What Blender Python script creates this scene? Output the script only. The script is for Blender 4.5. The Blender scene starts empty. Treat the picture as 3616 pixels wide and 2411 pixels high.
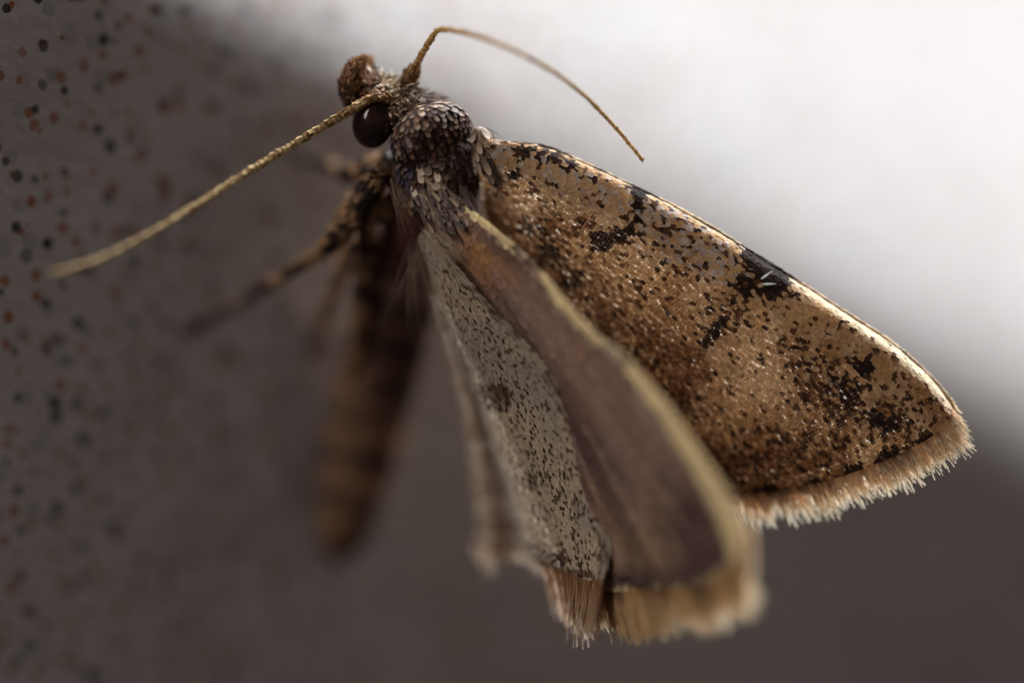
import bpy, math, random
import numpy as np
from mathutils import Vector, Matrix
random.seed(7); rng = np.random.default_rng(11)
scene = bpy.context.scene
scene.unit_settings.system = 'METRIC'
scene.unit_settings.scale_length = 0.001          # one unit is one millimetre: the moth is life size
# ------------------------------------------------------------------ camera
CAM_D = 130.0                                     # mm from the plane of focus
PXMM = 186.4                                      # photo pixels per mm in that plane
cam = bpy.data.cameras.new('camera'); cam_ob = bpy.data.objects.new('camera', cam)
scene.collection.objects.link(cam_ob)
cam_ob.location = (0, -CAM_D, 0); cam_ob.rotation_euler = (math.radians(90), 0, 0)
cam.sensor_width = 22.3
cam.lens = 22.3 * CAM_D / (3616 / PXMM)
cam.clip_start = 1.0; cam.clip_end = 2000
cam.dof.use_dof = True; cam.dof.focus_distance = CAM_D
APERTURE = 16.0                                   # mm across
cam.dof.aperture_fstop = cam.lens * 1e-3 / APERTURE
cam.dof.aperture_blades = 0
scene.camera = cam_ob
# ------------------------------------------------------------------ light
world = bpy.data.worlds.new('World'); scene.world = world; world.use_nodes = True
bg = world.node_tree.nodes['Background']
bg.inputs['Color'].default_value = (1.0, 0.80, 0.75, 1); bg.inputs['Strength'].default_value = 0.036
SUN_TO = Vector((0.45, 0.30, 0.84)).normalized()  # direction towards the light
sun = bpy.data.lights.new('sun', 'SUN'); sun.energy = 4.6; sun.angle = math.radians(24)
sun.color = (0.93, 0.965, 1.0)
sun_ob = bpy.data.objects.new('sun', sun); scene.collection.objects.link(sun_ob)
sun_ob.location = SUN_TO * 120
sun_ob.rotation_euler = (-SUN_TO).to_track_quat('-Z', 'Y').to_euler()
# the window on the near left: soft fill that glints in the eye
WIN_TO = Vector((-0.66, -0.53, 0.53)).normalized()
win = bpy.data.lights.new('window_light', 'AREA'); win.shape = 'RECTANGLE'; win.size = 42; win.size_y = 80
win.energy = 54000; win.color = (1.0, 0.935, 0.86)
win_ob = bpy.data.objects.new('window_light', win); scene.collection.objects.link(win_ob)
win_ob.location = WIN_TO * 150; win_ob.rotation_euler = (-WIN_TO).to_track_quat('-Z', 'Y').to_euler()
scene.view_settings.view_transform = 'Standard'; scene.view_settings.look = 'None'
scene.view_settings.gamma = 1; scene.view_settings.exposure = 1.0
scene.view_settings.use_curve_mapping = False
scene.render.engine = 'CYCLES'
scene.cycles.use_denoising = True
scene.cycles.max_bounces = 10; scene.cycles.diffuse_bounces = 6; scene.cycles.transmission_bounces = 6
scene.cycles.use_adaptive_sampling = False

# ------------------------------------------------------------------ helpers
def W(p):
    """(photo px, photo py, depth mm) rows -> world mm"""
    p = np.asarray(p, float).reshape(-1, 3)
    k = (CAM_D + p[:, 2]) / CAM_D
    return np.stack([(p[:, 0] - 1808) / PXMM * k, p[:, 2], (1205.5 - p[:, 1]) / PXMM * k], 1)
def unW(v):
    k = CAM_D / (CAM_D + v[..., 1])
    return v[..., 0] * k * PXMM + 1808, 1205.5 - v[..., 2] * k * PXMM
def nrm(a): return a / np.maximum(np.linalg.norm(a, axis=-1, keepdims=True), 1e-9)
def catmull(pts, t):
    """pts (n,k), t in 0..1 by chord length"""
    pts = np.asarray(pts, float); t = np.clip(np.asarray(t, float), 0, 1)
    d = np.r_[0, np.cumsum(np.linalg.norm(np.diff(pts[:, :3], axis=0), axis=1))]; d /= d[-1]
    i = np.clip(np.searchsorted(d, t, side='right') - 1, 0, len(pts) - 2)
    f = ((t - d[i]) / (d[i + 1] - d[i]))[:, None]
    ext = np.vstack([2 * pts[0] - pts[1], pts, 2 * pts[-1] - pts[-2]])
    p0, p1, p2, p3 = ext[i], ext[i + 1], ext[i + 2], ext[i + 3]
    return 0.5 * (2 * p1 + (p2 - p0) * f + (2 * p0 - 5 * p1 + 4 * p2 - p3) * f ** 2 + (3 * p1 - p0 - 3 * p2 + p3) * f ** 3)

class Acc:
    """collects geometry with one colour per vertex"""
    def __init__(s): s.v = []; s.f = []; s.c = []; s.n = 0
    def add(s, v, f, c):
        v = np.asarray(v, float).reshape(-1, 3)
        c = np.broadcast_to(np.asarray(c, float), (len(v), 3))
        s.v.append(v); s.c.append(c)
        s.f += [tuple(int(i) + s.n for i in q) for q in f]; s.n += len(v)
    def build(s, name, mat, parent=None, smooth=True, stuff=False):
        v = np.vstack(s.v); c = np.vstack(s.c)
        me = bpy.data.meshes.new(name); me.from_pydata(v.tolist(), [], s.f)
        at = me.attributes.new('pigment', 'FLOAT_COLOR', 'POINT')
        at.data.foreach_set('color', np.c_[c, np.ones(len(c))].astype(np.float32).ravel())
        if smooth: me.polygons.foreach_set('use_smooth', np.ones(len(me.polygons), bool))
        me.materials.append(mat); me.update()
        return link(name, me, parent, stuff)
def link(name, me, parent=None, stuff=False):
    o = bpy.data.objects.new(name, me); scene.collection.objects.link(o)
    if parent is not None:
        o.parent = parent; o.matrix_parent_inverse = Matrix.Translation(-WORLD_OF.get(parent.name, Vector()))
        WORLD_OF[o.name] = Vector()
    if stuff: o['kind'] = 'stuff'
    return o
WORLD_OF = {}
def srgb(*c): return np.array([(x / 255 / 12.92 if x <= 10 else ((x / 255 + .055) / 1.055) ** 2.4) for x in c])

# ------------------------------------------------------------------ materials
def pigment_mat(name, rough=.55, spec=.35, trans=0.0, trans_gain=1.0, sheen=0.0, random_tint=0.0):
    m = bpy.data.materials.new(name); m.use_nodes = True; nt = m.node_tree; N = nt.nodes; L = nt.links
    b = N['Principled BSDF']; b.inputs['Roughness'].default_value = rough
    b.inputs['Specular IOR Level'].default_value = spec
    if sheen: b.inputs['Sheen Weight'].default_value = sheen
    a = N.new('ShaderNodeAttribute'); a.attribute_name = 'pigment'; col = a.outputs['Color']
    tc = N.new('ShaderNodeTexCoord'); nz = N.new('ShaderNodeTexNoise'); nz.inputs['Scale'].default_value = 22
    nz.inputs['Detail'].default_value = 3; L.new(tc.outputs['Object'], nz.inputs['Vector'])
    mr = N.new('ShaderNodeMapRange'); mr.inputs['To Min'].default_value = .72; mr.inputs['To Max'].default_value = 1.28
    L.new(nz.outputs['Fac'], mr.inputs['Value'])
    mu = N.new('ShaderNodeVectorMath'); mu.operation = 'SCALE'
    L.new(col, mu.inputs[0]); L.new(mr.outputs['Result'], mu.inputs['Scale']); col = mu.outputs['Vector']
    if random_tint:
        oi = N.new('ShaderNodeObjectInfo'); m2 = N.new('ShaderNodeMapRange')
        m2.inputs['To Min'].default_value = 1 - random_tint; m2.inputs['To Max'].default_value = 1 + random_tint
        L.new(oi.outputs['Random'], m2.inputs['Value'])
        mv = N.new('ShaderNodeVectorMath'); mv.operation = 'SCALE'
        L.new(col, mv.inputs[0]); L.new(m2.outputs['Result'], mv.inputs['Scale']); col = mv.outputs['Vector']
    L.new(col, b.inputs['Base Color'])
    if trans:
        t = N.new('ShaderNodeBsdfTranslucent'); g = N.new('ShaderNodeVectorMath'); g.operation = 'SCALE'
        g.inputs['Scale'].default_value = trans_gain
        gm = N.new('ShaderNodeGamma'); gm.inputs['Gamma'].default_value = .55; L.new(col, gm.inputs['Color']); L.new(gm.outputs['Color'], g.inputs[0]); L.new(g.outputs['Vector'], t.inputs['Color'])
        mx = N.new('ShaderNodeMixShader'); mx.inputs['Fac'].default_value = trans
        L.new(b.outputs['BSDF'], mx.inputs[1]); L.new(t.outputs['BSDF'], mx.inputs[2])
        L.new(mx.outputs['Shader'], N['Material Output'].inputs['Surface'])
    return m
M_wing = pigment_mat('wing_scale', .62, .1, .36, .92)
M_under = pigment_mat('underside_scale', .6, .2, .15, .9)
M_memb = pigment_mat('wing_membrane', .5, .2, .6, 1.0)
M_fringe = pigment_mat('fringe_hair', .5, .3, .45, 1.1)
M_body = pigment_mat('body_cuticle', .5, .35)
M_scale = pigment_mat('body_scale', .55, .2, .1, .8)
M_scale_one = pigment_mat('loose_scale', .55, .2, .08, .8, random_tint=.3)
M_ant = pigment_mat('antenna_cuticle', .4, .45, .4, 1.0)
M_hair = pigment_mat('fine_hair', .3, .6, .3, 1.0)

def eye_mat():
    m = bpy.data.materials.new('eye_facet'); m.use_nodes = True; nt = m.node_tree; N = nt.nodes; L = nt.links
    b = N['Principled BSDF']; b.inputs['Roughness'].default_value = .10; b.inputs['Specular IOR Level'].default_value = .4
    tc = N.new('ShaderNodeTexCoord'); v = N.new('ShaderNodeTexVoronoi'); v.inputs['Scale'].default_value = 34
    L.new(tc.outputs['Object'], v.inputs['Vector'])
    lw = N.new('ShaderNodeTexNoise'); lw.inputs['Scale'].default_value = 2.2; L.new(tc.outputs['Object'], lw.inputs['Vector'])
    r = N.new('ShaderNodeValToRGB'); r.color_ramp.elements[0].color = (.008, .004, .0035, 1); r.color_ramp.elements[1].color = (.05, .018, .012, 1)
    r.color_ramp.elements[0].position = .42; r.color_ramp.elements[1].position = .7
    L.new(lw.outputs['Fac'], r.inputs['Fac']); L.new(r.outputs['Color'], b.inputs['Base Color'])
    bp = N.new('ShaderNodeBump'); bp.inputs['Strength'].default_value = .08; bp.inputs['Distance'].default_value = .01; bp.invert = True
    L.new(v.outputs['Distance'], bp.inputs['Height']); L.new(bp.outputs['Normal'], b.inputs['Normal'])
    return m

def glaze_mat():
    m = bpy.data.materials.new('speckled_glaze'); m.use_nodes = True; nt = m.node_tree; N = nt.nodes; L = nt.links
    b = N['Principled BSDF']; b.inputs['Roughness'].default_value = .5; b.inputs['Specular IOR Level'].default_value = .3
    uv = N.new('ShaderNodeUVMap'); uv.uv_map = 'surface_mm'
    nz = N.new('ShaderNodeTexNoise'); nz.inputs['Scale'].default_value = .35; nz.inputs['Detail'].default_value = 5
    L.new(uv.outputs['UV'], nz.inputs['Vector'])
    base = N.new('ShaderNodeValToRGB')
    base.color_ramp.elements[0].position = .3; base.color_ramp.elements[0].color = (.50, .47, .45, 1)
    base.color_ramp.elements[1].position = .7; base.color_ramp.elements[1].color = (.61, .59, .575, 1)
    L.new(nz.outputs['Fac'], base.inputs['Fac']); col = base.outputs['Color']
    # wobble so that no speck is a perfect disc
    wn = N.new('ShaderNodeTexNoise'); wn.inputs['Scale'].default_value = 9; wn.inputs['Detail'].default_value = 2
    L.new(uv.outputs['UV'], wn.inputs['Vector'])
    wm = N.new('ShaderNodeMix'); wm.data_type = 'RGBA'; wm.blend_type = 'LINEAR_LIGHT'; wm.inputs['Factor'].default_value = .045
    L.new(uv.outputs['UV'], wm.inputs['A']); L.new(wn.outputs['Color'], wm.inputs['B'])
    def specks(scale, rmin, rmax, colour, amount, keep, off):
        nonlocal col
        mp = N.new('ShaderNodeMapping'); mp.inputs['Location'].default_value = (off, off * .7, 0)
        L.new(wm.outputs['Result'], mp.inputs['Vector'])
        v = N.new('ShaderNodeTexVoronoi'); v.voronoi_dimensions = '2D'; v.inputs['Scale'].default_value = scale
        L.new(mp.outputs['Vector'], v.inputs['Vector'])
        sp = N.new('ShaderNodeSeparateColor'); L.new(v.outputs['Color'], sp.inputs['Color'])
        rr = N.new('ShaderNodeMapRange'); rr.inputs['To Min'].default_value = rmin * scale; rr.inputs['To Max'].default_value = rmax * scale
        L.new(sp.outputs['Red'], rr.inputs['Value'])
        su = N.new('ShaderNodeMath'); su.operation = 'SUBTRACT'; L.new(rr.outputs['Result'], su.inputs[0]); L.new(v.outputs['Distance'], su.inputs[1])
        ed = N.new('ShaderNodeMapRange'); ed.inputs['From Min'].default_value = -.01; ed.inputs['From Max'].default_value = .025
        L.new(su.outputs[0], ed.inputs['Value'])
        kp = N.new('ShaderNodeMath'); kp.operation = 'LESS_THAN'; kp.inputs[1].default_value = keep; L.new(sp.outputs['Green'], kp.inputs[0])
        ml = N.new('ShaderNodeMath'); ml.operation = 'MULTIPLY'; L.new(ed.outputs['Result'], ml.inputs[0]); L.new(kp.outputs[0], ml.inputs[1])
        am = N.new('ShaderNodeMapRange'); am.inputs['To Min'].default_value = amount * .55; am.inputs['To Max'].default_value = amount
        L.new(sp.outputs['Blue'], am.inputs['Value'])
        m3 = N.new('ShaderNodeMath'); m3.operation = 'MULTIPLY'; L.new(ml.outputs[0], m3.inputs[0]); L.new(am.outputs['Result'], m3.inputs[1])
        mx = N.new('ShaderNodeMix'); mx.data_type = 'RGBA'; mx.inputs['B'].default_value = (*colour, 1)
        L.new(m3.outputs[0], mx.inputs['Factor']); L.new(col, mx.inputs['A']); col = mx.outputs['Result']
    specks(1.3, .12, .22, (.26, .26, .28), .5, .6, 5.3)
    specks(1.65, .06, .135, (.36, .115, .035), .97, .92, 0.0)
    specks(1.5, .06, .155, (.03, .03, .032), .97, .85, 17.1)
    L.new(col, b.inputs['Base Color'])
    bn = N.new('ShaderNodeTexNoise'); bn.inputs['Scale'].default_value = 3; bn.inputs['Detail'].default_value = 6
    L.new(uv.outputs['UV'], bn.inputs['Vector'])
    bp = N.new('ShaderNodeBump'); bp.inputs['Strength'].default_value = .12; bp.inputs['Distance'].default_value = .1
    L.new(bn.outputs['Fac'], bp.inputs['Height']); L.new(bp.outputs['Normal'], b.inputs['Normal'])
    return m

# ------------------------------------------------------------------ the glazed surface it sits on
BEND_S0, BEND_G, BEND_W = 2.7, 1.5, 2.4
def surf_y(x, z):
    s = .447 * x + .894 * z - BEND_S0
    t = np.maximum(s, 0)
    return .78 * (x + 9.7) - .22 * z + 1.15 + BEND_G * (t - BEND_W * (1 - np.exp(-t / BEND_W)))
def make_surface():
    xs = np.linspace(-34, 44, 157); zs = np.linspace(-34, 34, 137)
    X, Z = np.meshgrid(xs, zs); Y = surf_y(X, Z)
    nx, nz = len(xs), len(zs)
    v = np.stack([X, Y, Z], -1).reshape(-1, 3)
    f = [(j * nx + i, j * nx + i + 1, (j + 1) * nx + i + 1, (j + 1) * nx + i) for j in range(nz - 1) for i in range(nx - 1)]
    me = bpy.data.meshes.new('speckled_surface'); me.from_pydata(v.tolist(), [], f)
    uvx = v[:, 0] * 1.27; uvz = v[:, 2]
    # arc length over the bend so specks keep their size
    uvl = me.uv_layers.new(name='surface_mm')
    idx = np.empty(len(me.loops), int); me.loops.foreach_get('vertex_index', idx)
    uvl.data.foreach_set('uv', np.stack([uvx[idx], uvz[idx]], 1).ravel())
    me.polygons.foreach_set('use_smooth', np.ones(len(me.polygons), bool))
    me.materials.append(glaze_mat())
    o = link('speckled_surface', me); o['kind'] = 'structure'
    so = o.modifiers.new('thickness', 'SOLIDIFY'); so.thickness = 2.5; so.offset = 1 if me.polygons[0].normal.y > 0 else -1
    return o
make_surface()

# ------------------------------------------------------------------ the moth
moth = bpy.data.objects.new('moth', None); scene.collection.objects.link(moth)
moth.empty_display_size = 1
moth.location = W([(1340, 1150, 5.2)])[0]; WORLD_OF['moth'] = moth.location.copy()
moth['label'] = 'mottled tan and dark brown moth with raised wings clinging to the speckled white surface'
moth['category'] = 'moth'

# ---- one scale: narrow root, broad blade, toothed tip
TA_S = np.array([-.26, .26, -.5, .5, -.48, .48, -.30, 0, .30])
TL_S = np.array([0, 0, .42, .42, .86, .86, 1.0, .94, 1.0])
TF = [(0, 1, 3, 2), (2, 3, 5, 4), (4, 5, 8, 7, 6)]
TA_R = np.array([-.2, .2, -.46, .46, -.46, .46, -.24, 0, .24]); TL_R = np.array([0, 0, .38, .38, .78, .78, .97, 1.0, .97])
def scales(acc, pos, nor, dirv, width, length, lift, col_a, col_b, arch=.12, curl=0.0, rounded=False):
    n = len(pos); TA, TL = (TA_R, TL_R) if rounded else (TA_S, TL_S)
    if n == 0: return
    nor = nrm(nor); dirv = nrm(dirv - nor * np.sum(dirv * nor, 1, keepdims=True)); side = np.cross(nor, dirv)
    width = np.broadcast_to(width, (n,)); length = np.broadcast_to(length, (n,)); lift = np.broadcast_to(lift, (n,))
    a = TA[None] * width[:, None]; l = TL[None] * length[:, None]
    h = lift[:, None] * l - curl * length[:, None] * TL[None] ** 2 + arch * width[:, None] * (.25 - TA[None] ** 2)
    v = pos[:, None] + side[:, None] * a[..., None] + dirv[:, None] * l[..., None] + nor[:, None] * h[..., None]
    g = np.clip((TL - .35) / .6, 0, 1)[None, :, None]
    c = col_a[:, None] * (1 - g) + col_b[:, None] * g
    base = acc.n; acc.v.append(v.reshape(-1, 3)); acc.c.append(c.reshape(-1, 3)); acc.n += 9 * n
    for k in range(n):
        o = base + 9 * k
        acc.f += [tuple(i + o for i in q) for q in TF]
def strands(acc, pos, dirv, up, length, width, col_a, col_b, droop=None, seg=4, taper=.55):
    n = len(pos); dirv = nrm(dirv); side = nrm(np.cross(up, dirv))
    t = np.linspace(0, 1, seg + 1)
    length = np.broadcast_to(length, (n,)); width = np.broadcast_to(width, (n,))
    droop = np.zeros((n, 3)) if droop is None else droop
    cen = pos[:, None] + dirv[:, None] * (t[None] * length[:, None])[..., None] + droop[:, None] * (t ** 2)[None, :, None] * length[:, None, None]
    w = width[:, None] * (1 - (1 - taper) * np.abs(t - .35)[None] / .65)
    v = np.stack([cen - side[:, None] * w[..., None] / 2, cen + side[:, None] * w[..., None] / 2], 2)
    c = col_a[:, None] * (1 - t)[None, :, None] + col_b[:, None] * t[None, :, None]
    c = np.repeat(c[:, :, None], 2, 2)
    m = 2 * (seg + 1); base = acc.n
    acc.v.append(v.reshape(-1, 3)); acc.c.append(c.reshape(-1, 3)); acc.n += m * n
    for k in range(n):
        o = base + m * k
        acc.f += [(o + 2 * i, o + 2 * i + 1, o + 2 * i + 3, o + 2 * i + 2) for i in range(seg)]

# ---- wings: a fan of lines from root to margin, each (px, py, depth)
class Wing:
    def __init__(s, lines, n=240):
        tt = np.linspace(0, 1, n)
        s.raw = np.stack([catmull(np.asarray(l, float), tt) for l in lines])     # line, t, 3 (px space)
        s.pos = np.stack([W(r) for r in s.raw]); s.n = n; s.k = len(lines)
    def at(s, t, v):
        t = np.clip(t, 0, 1) * (s.n - 1); v = np.clip(v, 0, 1) * (s.k - 1)
        i = np.minimum(t.astype(int), s.n - 2); f = (t - i)[:, None]
        j = np.minimum(v.astype(int), s.k - 2); g = (v - j)[:, None]
        def row(q):
            q0 = np.clip(q, 0, s.k - 1); p = s.pos[q0, i] * (1 - f) + s.pos[q0, i + 1] * f
            lo = q < 0; hi = q > s.k - 1
            if lo.any(): p[lo] = 2 * (s.pos[0, i] * (1 - f) + s.pos[0, i + 1] * f)[lo] - (s.pos[1, i] * (1 - f) + s.pos[1, i + 1] * f)[lo]
            if hi.any(): p[hi] = 2 * (s.pos[-1, i] * (1 - f) + s.pos[-1, i + 1] * f)[hi] - (s.pos[-2, i] * (1 - f) + s.pos[-2, i + 1] * f)[hi]
            return p
        p0, p1, p2, p3 = row(j - 1), row(j), row(j + 1), row(j + 2)
        return .5 * (2 * p1 + (p2 - p0) * g + (2 * p0 - 5 * p1 + 4 * p2 - p3) * g ** 2 + (3 * p1 - p0 - 3 * p2 + p3) * g ** 3)
    def frame(s, t, v):
        e = 1e-3 * 4
        p = s.at(t, v)
        dt = s.at(np.minimum(t + e, 1), v) - s.at(np.maximum(t - e, 0), v)
        dv = s.at(t, np.minimum(v + e, 1)) - s.at(t, np.maximum(v - e, 0))
        n = nrm(np.cross(dt, dv)); n = np.where(n[:, 1:2] > 0, -n, n)             # towards the viewer's half-space
        return p, n, nrm(dt)
    def grid(s, nt=70, nv=34, off=-.012):
        T, V = np.meshgrid(np.linspace(0, 1, nt), np.linspace(0, 1, nv), indexing='ij')
        p, n, _ = s.frame(T.ravel(), V.ravel())
        f = [(i * nv + j, i * nv + j + 1, (i + 1) * nv + j + 1, (i + 1) * nv + j) for i in range(nt - 1) for j in range(nv - 1)]
        return p + n * off, f
    def rows(s, row_mm, col_mm, jit=.25):
        L = max(np.linalg.norm(np.diff(s.pos[k], axis=0), axis=1).sum() for k in range(s.k))
        R = int(L / row_mm); T = []; V = []
        vv = np.linspace(0, 1, 60)
        for r in range(R):
            t = (r + .5) / R
            p = s.at(np.full(60, t), vv); d = np.r_[0, np.cumsum(np.linalg.norm(np.diff(p, axis=0), axis=1))]
            m = max(2, int(d[-1] / col_mm)); q = (np.arange(m) + (.5 if r % 2 else 0) + rng.uniform(-jit, jit, m)) / m
            V.append(np.interp(np.clip(q, 0, 1) * d[-1], d, vv)); T.append(np.full(m, t) + rng.uniform(-jit, jit, m) * .6 / R)
        return np.clip(np.concatenate(T), 0, 1), np.concatenate(V)

def blob(x, y, cx, cy, rx, ry, ang=0, soft=.5):
    a = math.radians(ang); dx = x - cx; dy = y - cy
    u = (dx * math.cos(a) + dy * math.sin(a)) / rx; w = (-dx * math.sin(a) + dy * math.cos(a)) / ry
    return np.clip((1 + soft - np.hypot(u, w)) / (2 * soft) + 0, 0, 1)
def smooth(a, b, x): t = np.clip((x - a) / (b - a), 0, 1); return t * t * (3 - 2 * t)
def mixc(a, b, f): return a * (1 - f[:, None]) + b * f[:, None]
class Noise2:
    def __init__(s, cell, seed): s.c = cell; s.g = np.random.default_rng(seed).random((400, 400))
    def __call__(s, x, y):
        x = x / s.c + 40; y = y / s.c + 40; i = np.floor(x).astype(int); j = np.floor(y).astype(int); f = x - i; g = y - j
        f = f * f * (3 - 2 * f); g = g * g * (3 - 2 * g); i %= 399; j %= 399
        return s.g[i, j] * (1 - f) * (1 - g) + s.g[i + 1, j] * f * (1 - g) + s.g[i, j + 1] * (1 - f) * g + s.g[i + 1, j + 1] * f * g
n30, n60, n120 = Noise2(30, 1), Noise2(65, 2), Noise2(150, 3)

# ===== right forewing, upper side
RF = Wing([
    [(1690,478,.40),(1770,500,.38),(1900,512,.36),(2010,552,.32),(2230,655,.30),(2400,740,.30),(2600,858,.30),(2800,983,.32),(3000,1113,.34),(3150,1212,.36),(3262,1308,.38),(3332,1385,.36),(3368,1440,.3)],
    [(1690,494,.12),(1900,535,.06),(2230,682,.03),(2600,888,.0),(2900,1083,.0),(3130,1238,.0),(3262,1350,.03),(3355,1478,.10)],
    [(1690,530,.2),(1900,610,.02),(2300,800,-.04),(2700,1035,-.06),(3000,1240,-.05),(3190,1400,0),(3300,1545,.08)],
    [(1690,570,.4),(1900,700,.22),(2300,950,.1),(2650,1180,.06),(2900,1370,.06),(3080,1530,.1),(3160,1618,.16)],
    [(1695,620,.7),(1900,800,.5),(2250,1080,.36),(2550,1320,.3),(2760,1510,.32),(2890,1640,.36),(2950,1695,.4)],
    [(1700,680,1.0),(1880,880,.85),(2150,1170,.75),(2400,1430,.7),(2600,1640,.72),(2700,1745,.75)],
    [(1710,760,1.3),(1850,950,1.2),(2050,1210,1.15),(2250,1460,1.1),(2400,1640,1.1),(2470,1740,1.1)],
])
def rf_color(x, y, n):
    u = rng.random(n)
    tan = np.tile(srgb(214, 172, 124), (n, 1)); gold = srgb(184, 138, 94); pale = srgb(224, 192, 154); grey = srgb(206, 190, 180); cream = srgb(242, 224, 192)
    c = mixc(tan, gold, smooth(.35, .75, n120(x, y)) * .7)
    c = mixc(c, pale, np.maximum(smooth(.5, .8, n60(x, y)) * .6, blob(x, y, 2680, 1330, 170, 90, 35, .8) * .7))
    c = mixc(c, pale, blob(x, y, 2000, 690, 260, 90, 28, .6) * .6)
    # lilac-grey scales between the costal spots and near the root
    gz = np.maximum.reduce([blob(x, y, 2420, 830, 230, 80, 30, .7), blob(x, y, 2000, 620, 220, 60, 20, .6) * .6, blob(x, y, 1740, 540, 70, 110, 10, .6)])
    c = np.where(((u < gz * .6))[:, None], grey * rng.uniform(.8, 1.2, (n, 1)), c)
    # distance below the costa
    cx = np.array([1690, 1900, 2010, 2230, 2400, 2600, 2800, 3000, 3150, 3262, 3332, 3368]); cy = np.array([478, 512, 552, 655, 740, 858, 983, 1113, 1212, 1308, 1385, 1440])
    dc = (y - np.interp(x, cx, cy)) * .86
    edge = np.clip(1 - dc / np.interp(x, [1700, 2000, 2600, 2800, 3200, 3400], [4, 8, 14, 30, 56, 60]), 0, 1)
    c = mixc(c, cream, smooth(.05, .6, edge))
    # brown darkening (more melanic scales) inwards, with the near wing's shade painted in, and in the outer field
    d = .09 + .1 * smooth(.5, .8, n60(x + 999, y)) 
    d = np.maximum(d, blob(x, y, 2940, 1380, 230, 95, 42, .7) * .62)
    d = np.maximum(d, blob(x, y, 3120, 1470, 90, 60, 30, .6) * .8)
    d = np.maximum(d, blob(x, y, 2850, 1560, 300, 90, -14, .7) * .5)
    d = np.maximum(d, blob(x, y, 2560, 1080, 130, 75, 125, .7) * .42)
    d = np.maximum(d, blob(x, y, 2350, 830, 260, 90, 32, .6) * .26)
    d = np.maximum(d, blob(x, y, 3230, 1400, 110, 50, 48, .7) * .4)
    d = np.maximum(d, blob(x, y, 2150, 1250, 420, 90, 50, .7) * .38)
    d = np.maximum(d, blob(x, y, 2560, 1690, 200, 110, 0, .6) * .5)
    d *= 1 - .85 * blob(x, y, 2650, 1330, 120, 110, 40, .6) ; d *= 1 - .75 * blob(x, y, 2780, 1480, 60, 40, 40, .6)
    d *= 1 - .8 * blob(x, y, 2170, 735, 60, 50, 0, .6)
    d *= .55 + .9 * n30(x + 333, y)
    d *= 1 - .9 * smooth(.2, .7, edge)
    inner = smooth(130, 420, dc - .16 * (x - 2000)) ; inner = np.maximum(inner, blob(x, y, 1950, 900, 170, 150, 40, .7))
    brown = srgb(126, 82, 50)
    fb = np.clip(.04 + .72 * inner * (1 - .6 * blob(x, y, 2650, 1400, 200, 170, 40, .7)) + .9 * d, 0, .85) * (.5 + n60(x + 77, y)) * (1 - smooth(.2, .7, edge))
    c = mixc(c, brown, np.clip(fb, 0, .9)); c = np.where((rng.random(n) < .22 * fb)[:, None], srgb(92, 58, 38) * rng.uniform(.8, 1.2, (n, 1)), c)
    d = d * .85
    # crisp black marks
    mark = np.zeros(n)
    for b in [(1805,612,26,22,0,.3),(2240,668,38,20,28,.3),(2243,730,20,64,4,.3),(2205,820,40,26,-25,.4),(2115,850,40,44,20,.3),(2160,822,30,15,-20,.4),
              (1870,800,48,42,0,.6),(1935,880,70,50,30,.7),(2015,985,60,26,-25,.5),(1960,1010,40,30,0,.6),
              (2512,1162,24,60,38,.25),(2690,940,112,55,35,.35),(2735,1000,42,70,20,.4),(2630,1000,60,50,30,.6),
              (3040,1288,48,36,20,.4),(2985,1370,64,52,40,.5),(3115,1485,66,42,25,.4),
              (3252,1550,54,24,-28,.35),(3120,1608,60,28,-25,.35),(3005,1660,54,24,-20,.35),(2870,1700,46,20,-12,.35),(2720,1724,66,22,-3,.35),(2600,1742,40,16,0,.4),
              (1900,545,90,26,12,.5),(1990,575,40,22,28,.5),(1860,530,40,20,10,.4)]:
        k = .98 if b[5] < .45 else .8
        bb = blob(x, y, *b); d = np.maximum(d, k * bb); mark = np.maximum(mark, bb)
    dark = rng.random(n) < d
    dk = np.where((rng.random(n) < .5)[:, None], srgb(54, 38, 31), srgb(88, 58, 40)) * rng.uniform(.7, 1.25, (n, 1))
    dk = mixc(dk, srgb(34, 26, 25), .8 * mark)
    c = np.where(dark[:, None], dk, c)
    return c * rng.uniform(.85, 1.15, (n, 1)), dark
def make_wing(name, wing, colour, mat, row, col, wid, leng, lift, label=None, memb=(205, 176, 140), tip_gain=1.12, side=1.0):
    p, f = wing.grid(); a = Acc(); a.add(p, f, srgb(*memb))
    o = a.build(name, M_memb, moth)
    if label: o['label'] = label
    t, v = wing.rows(row, col); P, N_, D = wing.frame(t, v); x, y = unW(P)
    c, dark = colour(x, y, len(t)) if colour.__code__.co_argcount == 3 else colour(x, y, len(t), t, v)
    n = len(t); jd = D + np.cross(N_, D) * rng.normal(0, .10, (n, 1)); jn = N_ + rng.normal(0, .03, (n, 3))
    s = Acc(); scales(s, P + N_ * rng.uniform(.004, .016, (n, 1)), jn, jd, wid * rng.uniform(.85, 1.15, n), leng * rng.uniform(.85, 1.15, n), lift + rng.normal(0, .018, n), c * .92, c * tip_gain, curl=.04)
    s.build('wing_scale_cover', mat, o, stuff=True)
    return o
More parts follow.
